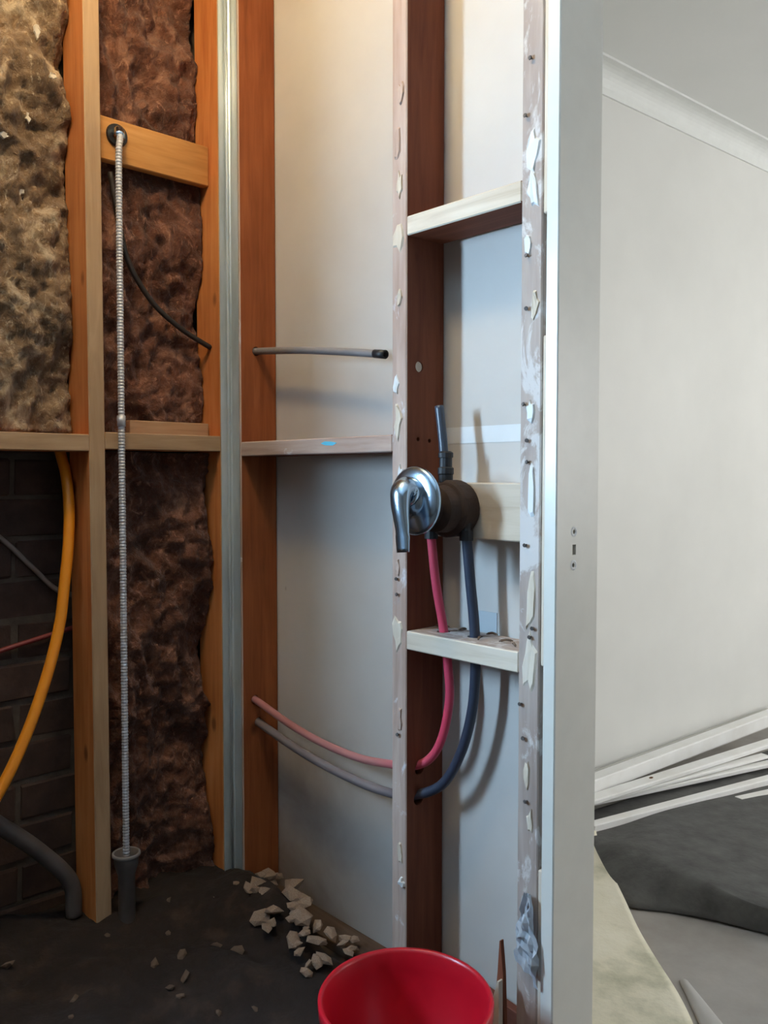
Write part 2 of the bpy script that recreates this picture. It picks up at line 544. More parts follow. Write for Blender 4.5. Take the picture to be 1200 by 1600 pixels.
# cornice: a cove run along the top of that wall
bm = bmesh.new()
prof = [(0, -0.082), (0.006, -0.082), (0.008, -0.070)]
for k in range(9):
    a = R(90) * k / 8
    prof.append((0.070 - 0.058 * math.cos(a) , -0.066 + 0.058 * math.sin(a) ))
prof = [(0, -0.082), (0.006, -0.082), (0.007, -0.068)] + [(0.066 - 0.059 * math.cos(R(90) * k / 8), -0.068 + 0.060 * math.sin(R(90) * k / 8)) for k in range(1, 9)] + [(0.075, -0.008), (0.075, 0), (0, 0)]
# concave cove: mirror the quarter round
prof = [(0, -0.082), (0.007, -0.082), (0.007, -0.070)] + [(0.007 + 0.060 * (1 - math.cos(R(90) * k / 8)), -0.070 + 0.062 * math.sin(R(90) * k / 8)) for k in range(1, 9)] + [(0.075, -0.008), (0.075, 0), (0, 0)]
ends = []
for y in (0.113, 4.5):
    ends.append([bm.verts.new((wx(y) + a, y, CZ + b)) for a, b in prof])
n = len(prof)
for i in range(n):
    bm.faces.new((ends[0][i], ends[0][(i + 1) % n], ends[1][(i + 1) % n], ends[1][i]))
bm.faces.new(ends[0]); bm.faces.new(ends[1])
struct(finish('trim_1', bm, M['cornice']), 'white cove cornice along the ceiling of the next room')
bm = bmesh.new()
ends = []
prof = [(0, 0), (0.018, 0), (0.018, 0.055), (0.013, 0.068), (0.004, 0.08), (0, 0.08)]
for y in (0.113, 4.5):
    ends.append([bm.verts.new((wx(y) + a, y, b)) for a, b in prof])
n = len(prof)
for i in range(n):
    bm.faces.new((ends[0][i], ends[0][(i + 1) % n], ends[1][(i + 1) % n], ends[1][i]))
bm.faces.new(ends[0]); bm.faces.new(ends[1])
struct(finish('baseboard_beyond', bm, M['gloss_white']), 'white skirting board along the wall of the next room')
struct(box('wall_end', -0.15, 4.2, 4.5, 4.6, 0, CZ, M['white_flat'], bev=0), 'far end wall of the next room')
bm = bmesh.new()
add_box(bm, 4.1, 4.2, 0.113, 2.5, 0, CZ); add_box(bm, 4.1, 4.2, 4.3, 4.5, 0, CZ)
add_box(bm, 4.1, 4.2, 2.5, 4.3, 0, 0.7); add_box(bm, 4.1, 4.2, 2.5, 4.3, 2.1, CZ)
struct(finish('wall_window_side', bm, M['white_flat']), 'white window wall of the next room')
struct(box('wall_shared', 2.45, 4.2, 0.0, 0.113, 0, CZ, M['white_flat'], bev=0), 'white wall beside the bathroom')
window('window_3', 4.47, 1.6, 2.5, 1.2, 2.15, 'y', -1, pane_mat('end_daylight', (0.98, 0.99, 1.0, 1), END_WINDOW), 'daylit window in the end wall of the next room')
window('window_2', 4.15, 2.5, 4.3, 0.7, 2.1, 'x', -1, pane_mat('room_daylight', (0.98, 0.99, 1.0, 1), ROOM_WINDOW), 'daylit window of the next room')

# ---- door frame
dr = bpy.data.objects.new('door_1', None); COL.objects.link(dr); dr.location = (0.9, 0.05, FZ)
struct(dr, 'white painted door frame without its door')
jm = box('jamb', 0.8895, 0.913, -0.013, 0.1, FZ, 2.2, M['gloss_white'], dr, bev=0.002)
drill(jm, [((0.913, 0.034, 0.984), None, (0.024, 0.009, 0.016), 0),
           ((0.913, 0.034, 1.012), (1, 0, 0), 0.0035, 0.02), ((0.913, 0.032, 0.960), (1, 0, 0), 0.0035, 0.02)])
jm['label'] = 'white jamb with a small empty latch mortise'
box('mortise_shade', 0.8955, 0.9015, 0.030, 0.038, 0.977, 0.991, M['recess'], jm, bev=0)  # dark plate on the mortise floor, shade painted as colour
for zz in (1.012, 0.960):
    bm = bmesh.new()
    lathe(bm, [(0.0036, -0.0005), (0.006, 0.0006), (0.0085, 0.0)], (0, 0, 0), 'z', 14)
    for v in bm.verts:
        v.co = Vector((0.9132 + v.co.z, 0.033 + v.co.x, zz + v.co.y))
    finish('screw_hole_rim', bm, M['paper'], jm)
box('jamb', 1.6765, 1.70, -0.013, 0.113, FZ, 2.2, M['gloss_white'], dr)
box('head_jamb', 0.913, 1.6765, -0.013, 0.113, 2.176, 2.2, M['gloss_white'], dr)
for z0, z1 in ((1.50, 2.18), (0.80, 1.315), (FZ + 0.02, 0.475)):
    p = box('packer', 0.8735, 0.8892, -0.001 + random.uniform(0, .004), 0.06, z0, z1, M['pale_z'], dr, bev=0.002)

# ================================================================== TIMBER FRAMES
# ---- left frame, in front of the brick wall
fl = thing('timber_wall_frame', 'timber stud frame filled with brown insulation, in front of dark brick', 'wall frame', (0, -0.3, FZ))
def stud_left(y0, y1, front='tan_z'):
    return box('stud', -0.1, 0.0, y0, y1, FZ + 0.04, CZ - 0.04, [M['orange_z'], M[front]], fl, bev=0.002, front=(1, 0, 0))
sA = stud_left(-0.336, -0.302)
sB = stud_left(-0.0265, 0.0085)
sB['label'] = 'corner stud behind the galvanised angle'
stud_left(-0.79, -0.755)
box('bottom_plate', -0.1, 0.0, -0.79, 0.0085, FZ, FZ + 0.04, M['brown_y'], fl)
box('top_plate', -0.1, 0.0, -0.79, 0.0085, CZ - 0.04, CZ, M['brown_y'], fl)
box('noggin', -0.09, 0.0, -0.755, -0.336, 1.148, 1.182, [M['orange_y'], M['tan_y']], fl, front=(1, 0, 0))
box('noggin', -0.09, 0.0, -0.302, -0.0265, 1.153, 1.188, [M['orange_y'], M['tan_y']], fl, front=(1, 0, 0))
bar('packer', (-0.055, -0.225, 1.203), (-0.055, -0.03, 1.203), 0.02, 0.03, M['tan_y'], fl)
nb = box('shower_outlet_block', -0.062, -0.041, -0.302, -0.0265, 1.757, 1.846, M['block_y'], fl, bev=0.002)
drill(nb, [((-0.05, -0.249, 1.812), (1, 0, 0), 0.021, 0.08)], 28)
nb['label'] = 'short orange board with a round hole for the shower outlet'

# ---- right frame, in front of the plasterboard
fr = thing('timber_wall_frame', 'bare timber stud frame with noggins in front of pale plasterboard, holding the mixer pipes', 'wall frame', (0.5, 0.05, FZ))
def stud_right(x0, x1, side='brown_z', front='front_z'):
    return box('stud', x0, x1, 0.0, 0.099, FZ + 0.03, CZ - 0.04, [M[side], M[front]], fr, bev=0.002, front=(0, -1, 0))
s1 = stud_right(0.010, 0.042, 'rust_z')
s1['label'] = 'orange-brown stud next to the galvanised angle'
drill(s1, [((0.03, 0.043, 1.382), (1, 0, 0), 0.0105, 0.08), ((0.03, 0.034, 0.579), (1, 0, 0), 0.0105, 0.08), ((0.03, 0.043, 0.525), (1, 0, 0), 0.0105, 0.08)])
s2 = stud_right(0.538, 0.576)
s2['label'] = 'dark brown middle stud with drilled holes'
drill(s2, [((0.557, 0.033, 1.297), (1, 0, 0), 0.010, 0.08), ((0.557, 0.035, 0.553), (1, 0, 0), 0.0115, 0.08), ((0.557, 0.033, 0.497), (1, 0, 0), 0.0125, 0.08),
           ((0.576, 0.030, 1.165), (1, 0, 0), 0.0038, 0.03), ((0.576, 0.060, 1.163), (1, 0, 0), 0.0038, 0.03)])
pb = bmesh.new()  # pale disc added for the light on the hole's inner wall
lathe(pb, [(0.0005, 0.0), (0.0096, 0.0), (0.0096, 0.003), (0.0005, 0.003)], (0, 0, 0), 'z', 16)
for v in pb.verts:
    v.co = Vector((0.570 + v.co.z, 0.033 + v.co.x, 1.297 + v.co.y))
finish('lit_hole_disc', pb, M['pale_z'], fr)
s3 = stud_right(0.8325, 0.873, 'worn_z', 'worn_z')
s3['label'] = 'weathered door stud with nails and paint remnants'
box('bottom_plate', 0.042, 0.8895, 0.03, 0.099, FZ, FZ + 0.022, M['dusty_x'], fr)
bar('skirting_offcut', (0.578, 0.085, 0.160), (0.831, 0.07, 0.145), 0.016, 0.045, M['dirty_x'], fr)
box('top_plate', -0.1, 0.8895, 0.0, 0.099, CZ - 0.04, CZ, M['brown_x'], fr)
n1 = box('noggin', 0.042, 0.538, 0.0, 0.09, 1.142, 1.174, [M['brown_x'], M['front_x']], fr, bev=0.002, front=(0, -1, 0))
n2 = box('noggin', 0.576, 0.8325, 0.0, 0.09, 1.527, 1.561, [M['brown_x'], M['pale_x']], fr, bev=0.002, front=(0, -1, 0))
n3 = box('noggin', 0.576, 0.8325, 0.0, 0.09, 0.782, 0.816, [M['worn_x'], M['pale_x']], fr, bev=0.002, front=(0, -1, 0))
drill(n3, [((0.629, 0.045, 0.80), (0.14, 0, -1), 0.0125, 0.09), ((0.698, 0.05, 0.80), (0.02, 0, -1), 0.0135, 0.09)])
mb = box('mixer_block', 0.576, 0.8325, 0.06, 0.099, 0.987, 1.086, [M['pale_x'], M['pale_x']], fr, bev=0.002)
mb['label'] = 'pale board carrying the mixer body'
mk = bmesh.new()
vs = [mk.verts.new((0.355 + a, -0.0006, 1.162 + b)) for a, b in ((-.025, .001), (-.012, .005), (.008, .004), (.026, .001), (.012, -.004), (-.01, -.003))]
mk.faces.new(vs)
r_ = bmesh.ops.extrude_face_region(mk, geom=mk.faces[:])
bmesh.ops.translate(mk, verts=[v for v in r_['geom'] if isinstance(v, bmesh.types.BMVert)], vec=(0, 0.0012, 0))
finish('chalk_mark', mk, M['blue_mark'], fr)

# plaster and glue remnants left on the stud fronts
def flake(parent, c, w, h, mat, nrm='y', name='plaster_remnant', th=0.003):
    bm = bmesh.new()
    k = 11
    a0 = random.uniform(0, 6.28)
    ring = []
    for i in range(k):
        a = a0 + 2 * math.pi * i / k
        rr = random.uniform(0.45, 1.0)
        ring.append((math.cos(a) * w * .5 * rr, math.sin(a) * h * .5 * rr))
    lo, hi = [], []
    for a, b in ring:
        if nrm == 'y':
            lo.append(bm.verts.new((c[0] + a, c[1], c[2] + b))); hi.append(bm.verts.new((c[0] + a * .8, c[1] - th * random.uniform(.5, 1.2), c[2] + b * .85)))
        else:
            lo.append(bm.verts.new((c[0], c[1] + a, c[2] + b))); hi.append(bm.verts.new((c[0] + th * random.uniform(.5, 1.2), c[1] + a * .8, c[2] + b * .85)))
    bm.faces.new(lo); bm.faces.new(hi)
    for i in range(k):
        bm.faces.new((lo[i], lo[(i + 1) % k], hi[(i + 1) % k], hi[i]))
    return finish(name, bm, mat, parent)
flake(fr, (0.556, 0.0, 1.533), 0.038, 0.075, M['pale_z'])
flake(fr, (0.556, 0.0, 0.808), 0.038, 0.08, M['pale_z'])
for zz, dx, w, h in ((1.78, .006, .02, .05), (1.70, -.004, .022, .09), (1.62, .003, .02, .06), (1.42, .004, .018, .04), (1.26, -.006, .02, .05), (1.20, .0, .026, .09), (1.10, .006, .018, .05), (0.93, -.002, .018, .04), (0.65, .004, .016, .06), (0.40, .006, .02, .05)):
    flake(fr, (0.556 + dx, 0.0, zz), w, h, random.choice([M['front_z'], M['paper'], M['pale_z']]))
flake(fr, (0.566, 0.0, 0.345), 0.02, 0.028, M['paper'], th=0.006)
for zz, dx, w, h in ((1.60, .002, .034, .10), (1.54, .004, .03, .08), (1.46, -.006, .02, .05), (1.36, .008, .02, .06), (1.20, .0, .02, .05), (1.08, .004, .024, .10), (0.90, .004, .028, .14), (0.80, .002, .034, .12), (0.62, -.002, .016, .07), (0.55, .006, .018, .05)):
    flake(fr, (0.853 + dx, 0.0, zz), w, h, random.choice([M['pale_z'], M['paper'], M['pale_z']]))
nail_bm = bmesh.new()
lathe(nail_bm, [(0.0005, -0.006), (0.003, -0.006), (0.0036, -0.0045), (0.0012, -0.004), (0.0012, 0.004)], (0, 0, 0), 'y', 10, True)
nail_me = bpy.data.meshes.new('nail'); bmesh.ops.recalc_face_normals(nail_bm, faces=nail_bm.faces); nail_bm.to_mesh(nail_me); nail_bm.free()
nail_me.materials.append(M['dark_pipe'])
for x, zz in ((0.846, 1.44), (0.845, 1.36), (0.843, 1.21), (0.848, 1.155), (0.851, 1.12), (0.847, 0.99), (0.862, 0.86), (0.858, 0.845), (0.84, 0.735), (0.845, 0.68), (0.852, 0.58), (0.842, 1.655), (0.851, 1.74), (0.556, 0.88), (0.553, 0.91), (0.557, 0.62), (0.56, 1.05)):
    o = bpy.data.objects.new('nail', nail_me); COL.objects.link(o); o.parent = fr
    o.location = Vector((x, 0.0, zz)) - fr.location
    o.rotation_euler = (random.uniform(-.3, .3), 0, random.uniform(-.3, .3))

# ================================================================== INSULATION
def batt(name, y0, y1, z0, z1, x0, amp, seed, mat, label, lean=0.0, edge=0.03, ny=64, nz=190, xmax=-0.004, recess=0.02):
    bm = bmesh.new()
    g = []
    for j in range(nz + 1):
        row = []
        for i in range(ny + 1):
            u, w = i / ny, j / nz
            y = y0 + (y1 - y0) * u; zz = z0 + (z1 - z0) * w
            p = Vector((y * 5.5 + seed, zz * 3.2, seed * 1.7))
            d = noise.fractal(p, 0.9, 2.1, 4) * 0.5
            wob = noise.noise(Vector((y * 6, zz * 5, seed + 2))) * 0.35
            d += (0.45 - abs(noise.noise(Vector((y * 10 + seed + wob * 3, zz * 4.5 + y * 4, 3.1 + seed)))) * 1.3) * 0.5 - 0.15
            d += (0.4 - abs(noise.noise(Vector((y * 22 + wob * 6, zz * 15 + seed, 8.7)))) * 1.2) * 0.28 - 0.08
            d += noise.fractal(Vector((y * 48, zz * 40, seed)), 0.7, 2.0, 4) * 0.14
            e = min(u, 1 - u) * (y1 - y0)
            fall = max(0.0, 1 - e / edge)
            x = x0 + amp * d - recess * fall ** 2 + lean * (u - 0.5)
            x = xmax - 0.004 * math.log1p(math.exp(min(40.0, (xmax - x) / 0.004)))
            yy = y + noise.noise(Vector((y * 20, zz * 14, seed + 9))) * 0.004 * (0 if i in (0, ny) else 1)
            row.append(bm.verts.new((x, yy, zz)))
        g.append(row)
    for j in range(nz):
        for i in range(ny):
            bm.faces.new((g[j][i], g[j][i + 1], g[j + 1][i + 1], g[j + 1][i]))
    # body behind the visible face
    bk = -0.135
    border = [g[0][i] for i in range(ny + 1)] + [g[j][ny] for j in range(1, nz + 1)] + [g[nz][i] for i in range(ny - 1, -1, -1)] + [g[j][0] for j in range(nz - 1, 0, -1)]
    back = [bm.verts.new((bk, v.co.y, v.co.z)) for v in border]
    n = len(border)
    for i in range(n):
        bm.faces.new((border[i], border[(i + 1) % n], back[(i + 1) % n], back[i]))
    bm.faces.new(back)
    o = finish(name, bm, mat, smooth=True)
    return tag(o, label, 'insulation', 'insulation batts in the left wall')
batt('insulation_batt', -0.752, -0.339, 1.186, 2.40, -0.036, 0.085, 3.3, M['wool_a'], 'lighter brown fluffy insulation batt in the upper left bay, left of the stud', edge=0.035)
batt('insulation_batt', -0.299, -0.030, 1.192, 2.40, -0.078, 0.075, 11.9, M['wool_b'], 'dark brown insulation batt behind the orange board and hanging hose, above the noggin', edge=0.02, ny=46, xmax=-0.064, recess=0.0)
batt('insulation_batt', -0.299, -0.030, 0.155, 1.150, -0.050, 0.085, 21.4, M['wool_b'], 'dark brown crumpled insulation batt below the noggin, behind the hanging hose', lean=0.03, edge=0.02, ny=46, xmax=-0.008, recess=0.012)

ba = [o for o in bpy.data.objects if o.name == 'insulation_batt'][0]
for y, zz, w, h in ((-0.438, 1.667, 0.03, 0.04), (-0.385, 1.89, 0.022, 0.022), (-0.42, 1.81, 0.018, 0.03), (-0.47, 1.76, 0.03, 0.02), (-0.50, 1.9, 0.03, 0.04), (-0.405, 1.98, 0.02, 0.05)):
    best = min((v.co for v in ba.data.vertices), key=lambda c: (c.y + ba.location.y - y) ** 2 + (c.z + ba.location.z - zz) ** 2 + (0 if c.x + ba.location.x > -0.12 else 9))
    o = flake(ba, (best.x + ba.location.x - 0.001, y, zz), w, h, M['fluff'], 'x', 'fibre_tuft', 0.004)

# ================================================================== CORNER ANGLE
bm = bmesh.new()
t = 0.0012
pr = [(t, -0.0262), (t + .0012, -0.0262), (t + .0012, -0.010), (t + .006, -0.0065), (t + .010, -0.0022), (0.038, -0.0022), (0.038, -0.001), (t, -0.001)]
ends = []
for zz in (0.155, 2.40):
    ends.append([bm.verts.new((a, b, zz)) for a, b in pr])
n = len(pr)
for i in range(n):
    bm.faces.new((ends[0][i], ends[0][(i + 1) % n], ends[1][(i + 1) % n], ends[1][i]))
bm.faces.new(ends[0]); bm.faces.new(ends[1])
ca = finish('corner_angle', bm, M['zinc'])
tag(ca, 'galvanised steel corner angle running up between the two frames', 'metal angle')
tube('corner_bead', [(0.0075, -0.0088, 0.156), (0.0075, -0.0088, 1.3), (0.0075, -0.0088, 2.399)], 0.0032, M['zinc'], ca, seg=8, n=2)

# ================================================================== SHOWER HOSE AND PIPES, LEFT
hs = thing('shower_hose', 'silver braided shower hose hanging straight down from the hole in the orange board', 'hose', (0.0, -0.275, 0.30))
path = spline([(-0.075, -0.249, 1.815), (-0.041, -0.250, 1.816), (-0.015, -0.254, 1.812), (0.002, -0.262, 1.79), (0.008, -0.268, 1.75), (0.010, -0.270, 1.6), (0.012, -0.272, 1.208), (0.016, -0.275, 0.75), (0.020, -0.278, 0.30)], 60)
def resample(pts, step):
    out = [pts[0]]; acc = 0.0
    for a, b in zip(pts, pts[1:]):
        d = (b - a).length; t_ = step - acc
        while t_ <= d:
            out.append(a.lerp(b, t_ / d)); t_ += step
        acc = d - (t_ - step)
    return out
path = resample(path, 0.0016)
bm = bmesh.new()
add_tube(bm, path, lambda i: 0.0066 + (0.0005 if i % 4 < 2 else -0.0003), 10)
finish('braid', bm, M['hose'], hs, smooth=False)
tube('ferrule', [(-0.046, -0.250, 1.816), (-0.02, -0.2535, 1.813), (0.0, -0.2615, 1.795)], 0.0115, M['chrome'], hs, seg=14)
tube('joint_sleeve', [(0.0118, -0.272, 1.222), (0.012, -0.272, 1.20)], 0.0086, M['hose'], hs, seg=12, n=2)
rg = bmesh.new()
lathe(rg, [(0.012, -0.004), (0.022, -0.004), (0.024, 0), (0.022, 0.004), (0.012, 0.004), (0.012, -0.004)], (-0.0385, -0.249, 1.812), 'z', 24)
for v in rg.verts:
    d = v.co - Vector((-0.0385, -0.249, 1.812)); v.co = Vector((-0.0385 + d.z, -0.249 + d.x, 1.812 + d.y))
finish('outlet_collar', rg, M['black_fit'], hs, smooth=False)

wp = thing('waste_pipe', 'grey open-topped pipe standing on the floor under the hanging hose', 'pipe', (0.02, -0.278, 0.11))
bm = bmesh.new()
lathe(bm, [(0.0175, 0.0), (0.0175, 0.155), (0.024, 0.175), (0.0265, 0.20), (0.0245, 0.201), (0.0215, 0.178), (0.015, 0.155), (0.015, 0.0), (0.0175, 0.0)], (0.02, -0.278, 0.105), 'z', 28)
finish('pipe_body', bm, M['dark_pipe'], wp, smooth=True)
bm = bmesh.new()
lathe(bm, [(0.0268, 0.194), (0.0290, 0.196), (0.0290, 0.2015), (0.0268, 0.203), (0.0245, 0.2015), (0.0245, 0.197), (0.0268, 0.194)], (0.02, -0.278, 0.105), 'z', 28)
finish('rim', bm, M['grey_pipe'], wp, smooth=True)

tag(tube('gas_pipe', [(-0.116, -0.352, 1.183), (-0.108, -0.351, 1.145), (-0.085, -0.350, 1.10), (-0.065, -0.353, 1.036), (-0.052, -0.361, 0.957), (-0.045, -0.374, 0.87), (-0.04, -0.388, 0.789), (-0.03, -0.42, 0.691), (-0.02, -0.466, 0.585), (-0.01, -0.52, 0.493), (0.0, -0.60, 0.39), (0.01, -0.68, 0.30)], 0.0112, M['orange_pipe'], seg=14),
    'bright orange plastic pipe curving down in front of the bare bricks', 'pipe')
tag(tube('grey_cable', [(-0.133, -0.66, 1.08), (-0.133, -0.56, 1.04), (-0.133, -0.47, 0.972), (-0.133, -0.407, 0.908), (-0.132, -0.351, 0.852), (-0.13, -0.28, 0.83)], 0.0055, M['cable_grey'], seg=8),
    'thin grey cable sagging across the bricks behind the orange pipe', 'cable')
tag(tube('red_cable', [(-0.132, -0.62, 0.70), (-0.132, -0.478, 0.737), (-0.131, -0.40, 0.753), (-0.13, -0.30, 0.772)], 0.0055, M['red_cable'], seg=8),
    'thin dull red cable rising across the bricks low behind the orange pipe', 'cable')
tag(tube('drain_pipe', [(-0.06, -0.64, 0.53), (-0.06, -0.505, 0.404), (-0.06, -0.43, 0.33), (-0.06, -0.366, 0.246), (-0.06, -0.358, 0.17)], 0.017, M['dark_pipe'], seg=14),
    'dark grey drain pipe sloping down to the foot of the left stud', 'pipe')
tag(tube('black_cable', [(-0.06, -0.255, 1.74), (-0.06, -0.231, 1.61), (-0.058, -0.21, 1.545), (-0.055, -0.16, 1.476), (-0.05, -0.093, 1.427), (-0.04, -0.026, 1.392)], 0.0062, M['cable_black'], seg=8),
    'black cable drooping across the dark insulation to the corner stud', 'cable')

# ================================================================== PIPES, RIGHT
RED = dusty_pipe('red_plastic_pipe', srgb(206, 66, 92), srgb(176, 118, 116), 0.12, 0.30)
BLK = dusty_pipe('black_plastic_pipe', srgb(50, 56, 72), srgb(122, 112, 114), 0.10, 0.24)
hp = tube('hot_water_pipe', [(0.0, 0.033, 0.585), (0.042, 0.034, 0.579), (0.168, 0.035, 0.551), (0.281, 0.035, 0.535), (0.404, 0.035, 0.531), (0.50, 0.035, 0.542), (0.557, 0.035, 0.553), (0.601, 0.038, 0.578), (0.628, 0.042, 0.624), (0.642, 0.045, 0.695), (0.638, 0.045, 0.756), (0.625, 0.045, 0.829), (0.616, 0.036, 0.905), (0.610, 0.028, 1.0)],
     0.0082, RED, seg=14, loc=(0.33, 0.035, 0.55))
tag(hp, 'red plastic water pipe looping through the studs up to the mixer', 'pipe')
cp = tube('cold_water_pipe', [(0.0, 0.044, 0.53), (0.042, 0.042, 0.525), (0.174, 0.031, 0.508), (0.287, 0.03, 0.493), (0.409, 0.03, 0.485), (0.50, 0.031, 0.487), (0.557, 0.033, 0.497), (0.626, 0.042, 0.534), (0.668, 0.048, 0.603), (0.692, 0.05, 0.684), (0.699, 0.05, 0.765), (0.696, 0.05, 0.838), (0.690, 0.046, 0.911), (0.685, 0.040, 1.0)],
     0.0092, BLK, seg=14, loc=(0.36, 0.035, 0.5))
tag(cp, 'black plastic water pipe looping through the studs up to the mixer', 'pipe')
st = thing('capped_pipe_stub', 'grey pipe stub jutting level from the hole in the orange-brown stud', 'pipe', (0.042, 0.043, 1.38))
tube('pipe_body', [(0.0, 0.043, 1.384), (0.042, 0.043, 1.382), (0.213, 0.041, 1.366), (0.361, 0.04, 1.347), (0.465, 0.04, 1.332)], 0.0078, M['grey_pipe'], st, seg=14)
tube('pipe_end', [(0.448, 0.04, 1.3345), (0.478, 0.04, 1.330)], 0.0086, M['black_fit'], st, seg=14, n=2, hollow=0.7)

# ---- mixer
mx = thing('shower_mixer', 'chrome shower mixer with round plate and lever handle, fixed between the studs', 'tap', (0.633, 0.03, 1.0))
bm = bmesh.new()
lathe(bm, [(0.030, 0.0595), (0.049, 0.0595), (0.051, 0.054), (0.051, 0.026), (0.047, 0.022), (0.042, 0.020), (0.040, -0.004), (0.026, -0.010), (0.022, -0.030)], (0.650, 0.0, 1.040), 'y', 32, True)
finish('valve_housing', bm, M['housing'], mx, smooth=False)['label'] = 'dark brown round valve housing behind the chrome plate'
bm = bmesh.new()
lathe(bm, [(0.052, 0.002), (0.058, 0.0), (0.060, -0.004), (0.0588, -0.008), (0.055, -0.0108), (0.044, -0.0136), (0.032, -0.0156), (0.023, -0.0165), (0.0215, -0.022), (0.001, -0.023)], (0.637, -0.034, 1.055), 'y', 48)
finish('cover_plate', bm, M['chrome'], mx, smooth=True)
# lever: boss sweeping forward and down
bm = bmesh.new()
pts = spline([(0.637, -0.052, 1.070), (0.638, -0.064, 1.074), (0.641, -0.076, 1.066), (0.646, -0.082, 1.040), (0.652, -0.084, 1.008), (0.656, -0.086, 0.970)], 6)
L_ = len(pts)
rings = []
for i, p in enumerate(pts):
    t_ = i / (L_ - 1)
    tan = (pts[min(i + 1, L_ - 1)] - pts[max(i - 1, 0)]).normalized()
    sd = Vector((1, 0, 0)); sd = (sd - tan * sd.dot(tan)).normalized(); nn = tan.cross(sd)
    wd = 0.027 * (1 - t_) + 0.0125 * t_ + (0.002 if t_ > .85 else 0)
    th_ = 0.024 * (1 - t_) ** 1.4 + 0.005
    rings.append([bm.verts.new(p + sd * wd * math.cos(a) + nn * th_ * math.sin(a)) for a in [2 * math.pi * k / 16 for k in range(16)]])
for a, b in zip(rings, rings[1:]):
    for k in range(16):
        bm.faces.new((a[k], a[(k + 1) % 16], b[(k + 1) % 16], b[k]))
bm.faces.new(rings[0]); bm.faces.new(rings[-1])
finish('lever_handle', bm, M['chrome'], mx, smooth=True)
for x, y, z0, z1 in ((0.611, 0.029, 0.985, 1.02), (0.685, 0.040, 0.985, 1.02)):
    bm = bmesh.new()
    lathe(bm, [(0.0125, z0), (0.0125, z0 + .018), (0.0105, z0 + .022), (0.0105, z1)], (x, y, 0), 'z', 12, True)
    finish('inlet_nut', bm, M['black_fit'], mx)
tube('outlet_stub', [(0.645, 0.035, 1.06), (0.642, 0.035, 1.09), (0.637, 0.035, 1.131), (0.632, 0.035, 1.171), (0.624, 0.035, 1.223)], 0.0082, M['black_pipe'], mx, seg=14, hollow=0.72)['label'] = 'black plastic pipe stub above the mixer'
bm = bmesh.new()
lathe(bm, [(0.013, 1.072), (0.013, 1.10), (0.0145, 1.102), (0.0145, 1.112), (0.0115, 1.114), (0.0115, 1.13), (0.0135, 1.131), (0.0135, 1.139), (0.009, 1.142)], (0.6405, 0.035, 0), 'z', 14, True)
finish('outlet_fitting', bm, M['black_fit'], mx)
bar('clip_tab', (0.6505, 0.035, 1.095), (0.6505, 0.035, 1.135), 0.006, 0.004, M['black_fit'], mx)

for x, y, a_, l_ in ((0.60, 0.070, 0.3, 0.030), (0.648, 0.072, 1.2, 0.018), (0.715, 0.076, 0.2, 0.022), (0.725, 0.03, 2.0, 0.016), (0.771, 0.045, 0.7, 0.024), (0.80, 0.03, 2.5, 0.02)):
    d = Vector((math.cos(a_), math.sin(a_), 0)) * l_ / 2
    c_ = Vector((x, y, 0.8185))
    o = tube('wood_shaving', [c_ - d, c_ + Vector((0, 0, 0.003)), c_ + d + Vector((0, 0, 0.001))], lambda i: 0.0022 if 2 < i < 18 else 0.0012, M['chunk_dark'], seg=5)
    tag(o, 'small dark shaving lying on the noggin under the mixer', 'shaving', 'shavings on the noggin under the mixer')

# ================================================================== FLOOR OF THE BATHROOM
def soil_h(x, y):
    hump = 0.055 * math.exp(-((x - 0.17) / 0.12) ** 2 - ((y + 0.01) / 0.07) ** 2)
    return soil_base(x, y) + hump
def soil_base(x, y):
    base = 0.055 * max(0, min(1, (0.42 - x) / 0.42)) ** 1.3
    return FZ + 0.012 + base + 0.022 * noise.fractal(Vector((x * 7, y * 7, 5)), 1.0, 2.0, 5) * max(0.1, min(1, (0.62 - x) / 0.3)) + 0.006
bm = bmesh.new()
g = []
NX, NY = 70, 110
for i in range(NX + 1):
    row = []
    for j in range(NY + 1):
        x = -0.135 + 0.80 * i / NX
        y = -1.05 + 1.055 * j / NY
        zz = max(FZ + 0.001, soil_h(x, y))
        if i in (0, NX) or j in (0, NY): zz = FZ + 0.001
        row.append(bm.verts.new((x, y, zz)))
    g.append(row)
for i in range(NX):
    for j in range(NY):
        bm.faces.new((g[i][j], g[i + 1][j], g[i + 1][j + 1], g[i][j + 1]))
bord = [g[i][0] for i in range(NX + 1)] + [g[NX][j] for j in range(1, NY + 1)] + [g[i][NY] for i in range(NX - 1, -1, -1)] + [g[0][j] for j in range(NY - 1, 0, -1)]
bm.faces.new(bord)
so = finish('soil', bm, M['dirt'], smooth=True)
tag(so, 'dark loose soil and dust banked against the foot of the left wall', 'soil'); so['kind'] = 'stuff'

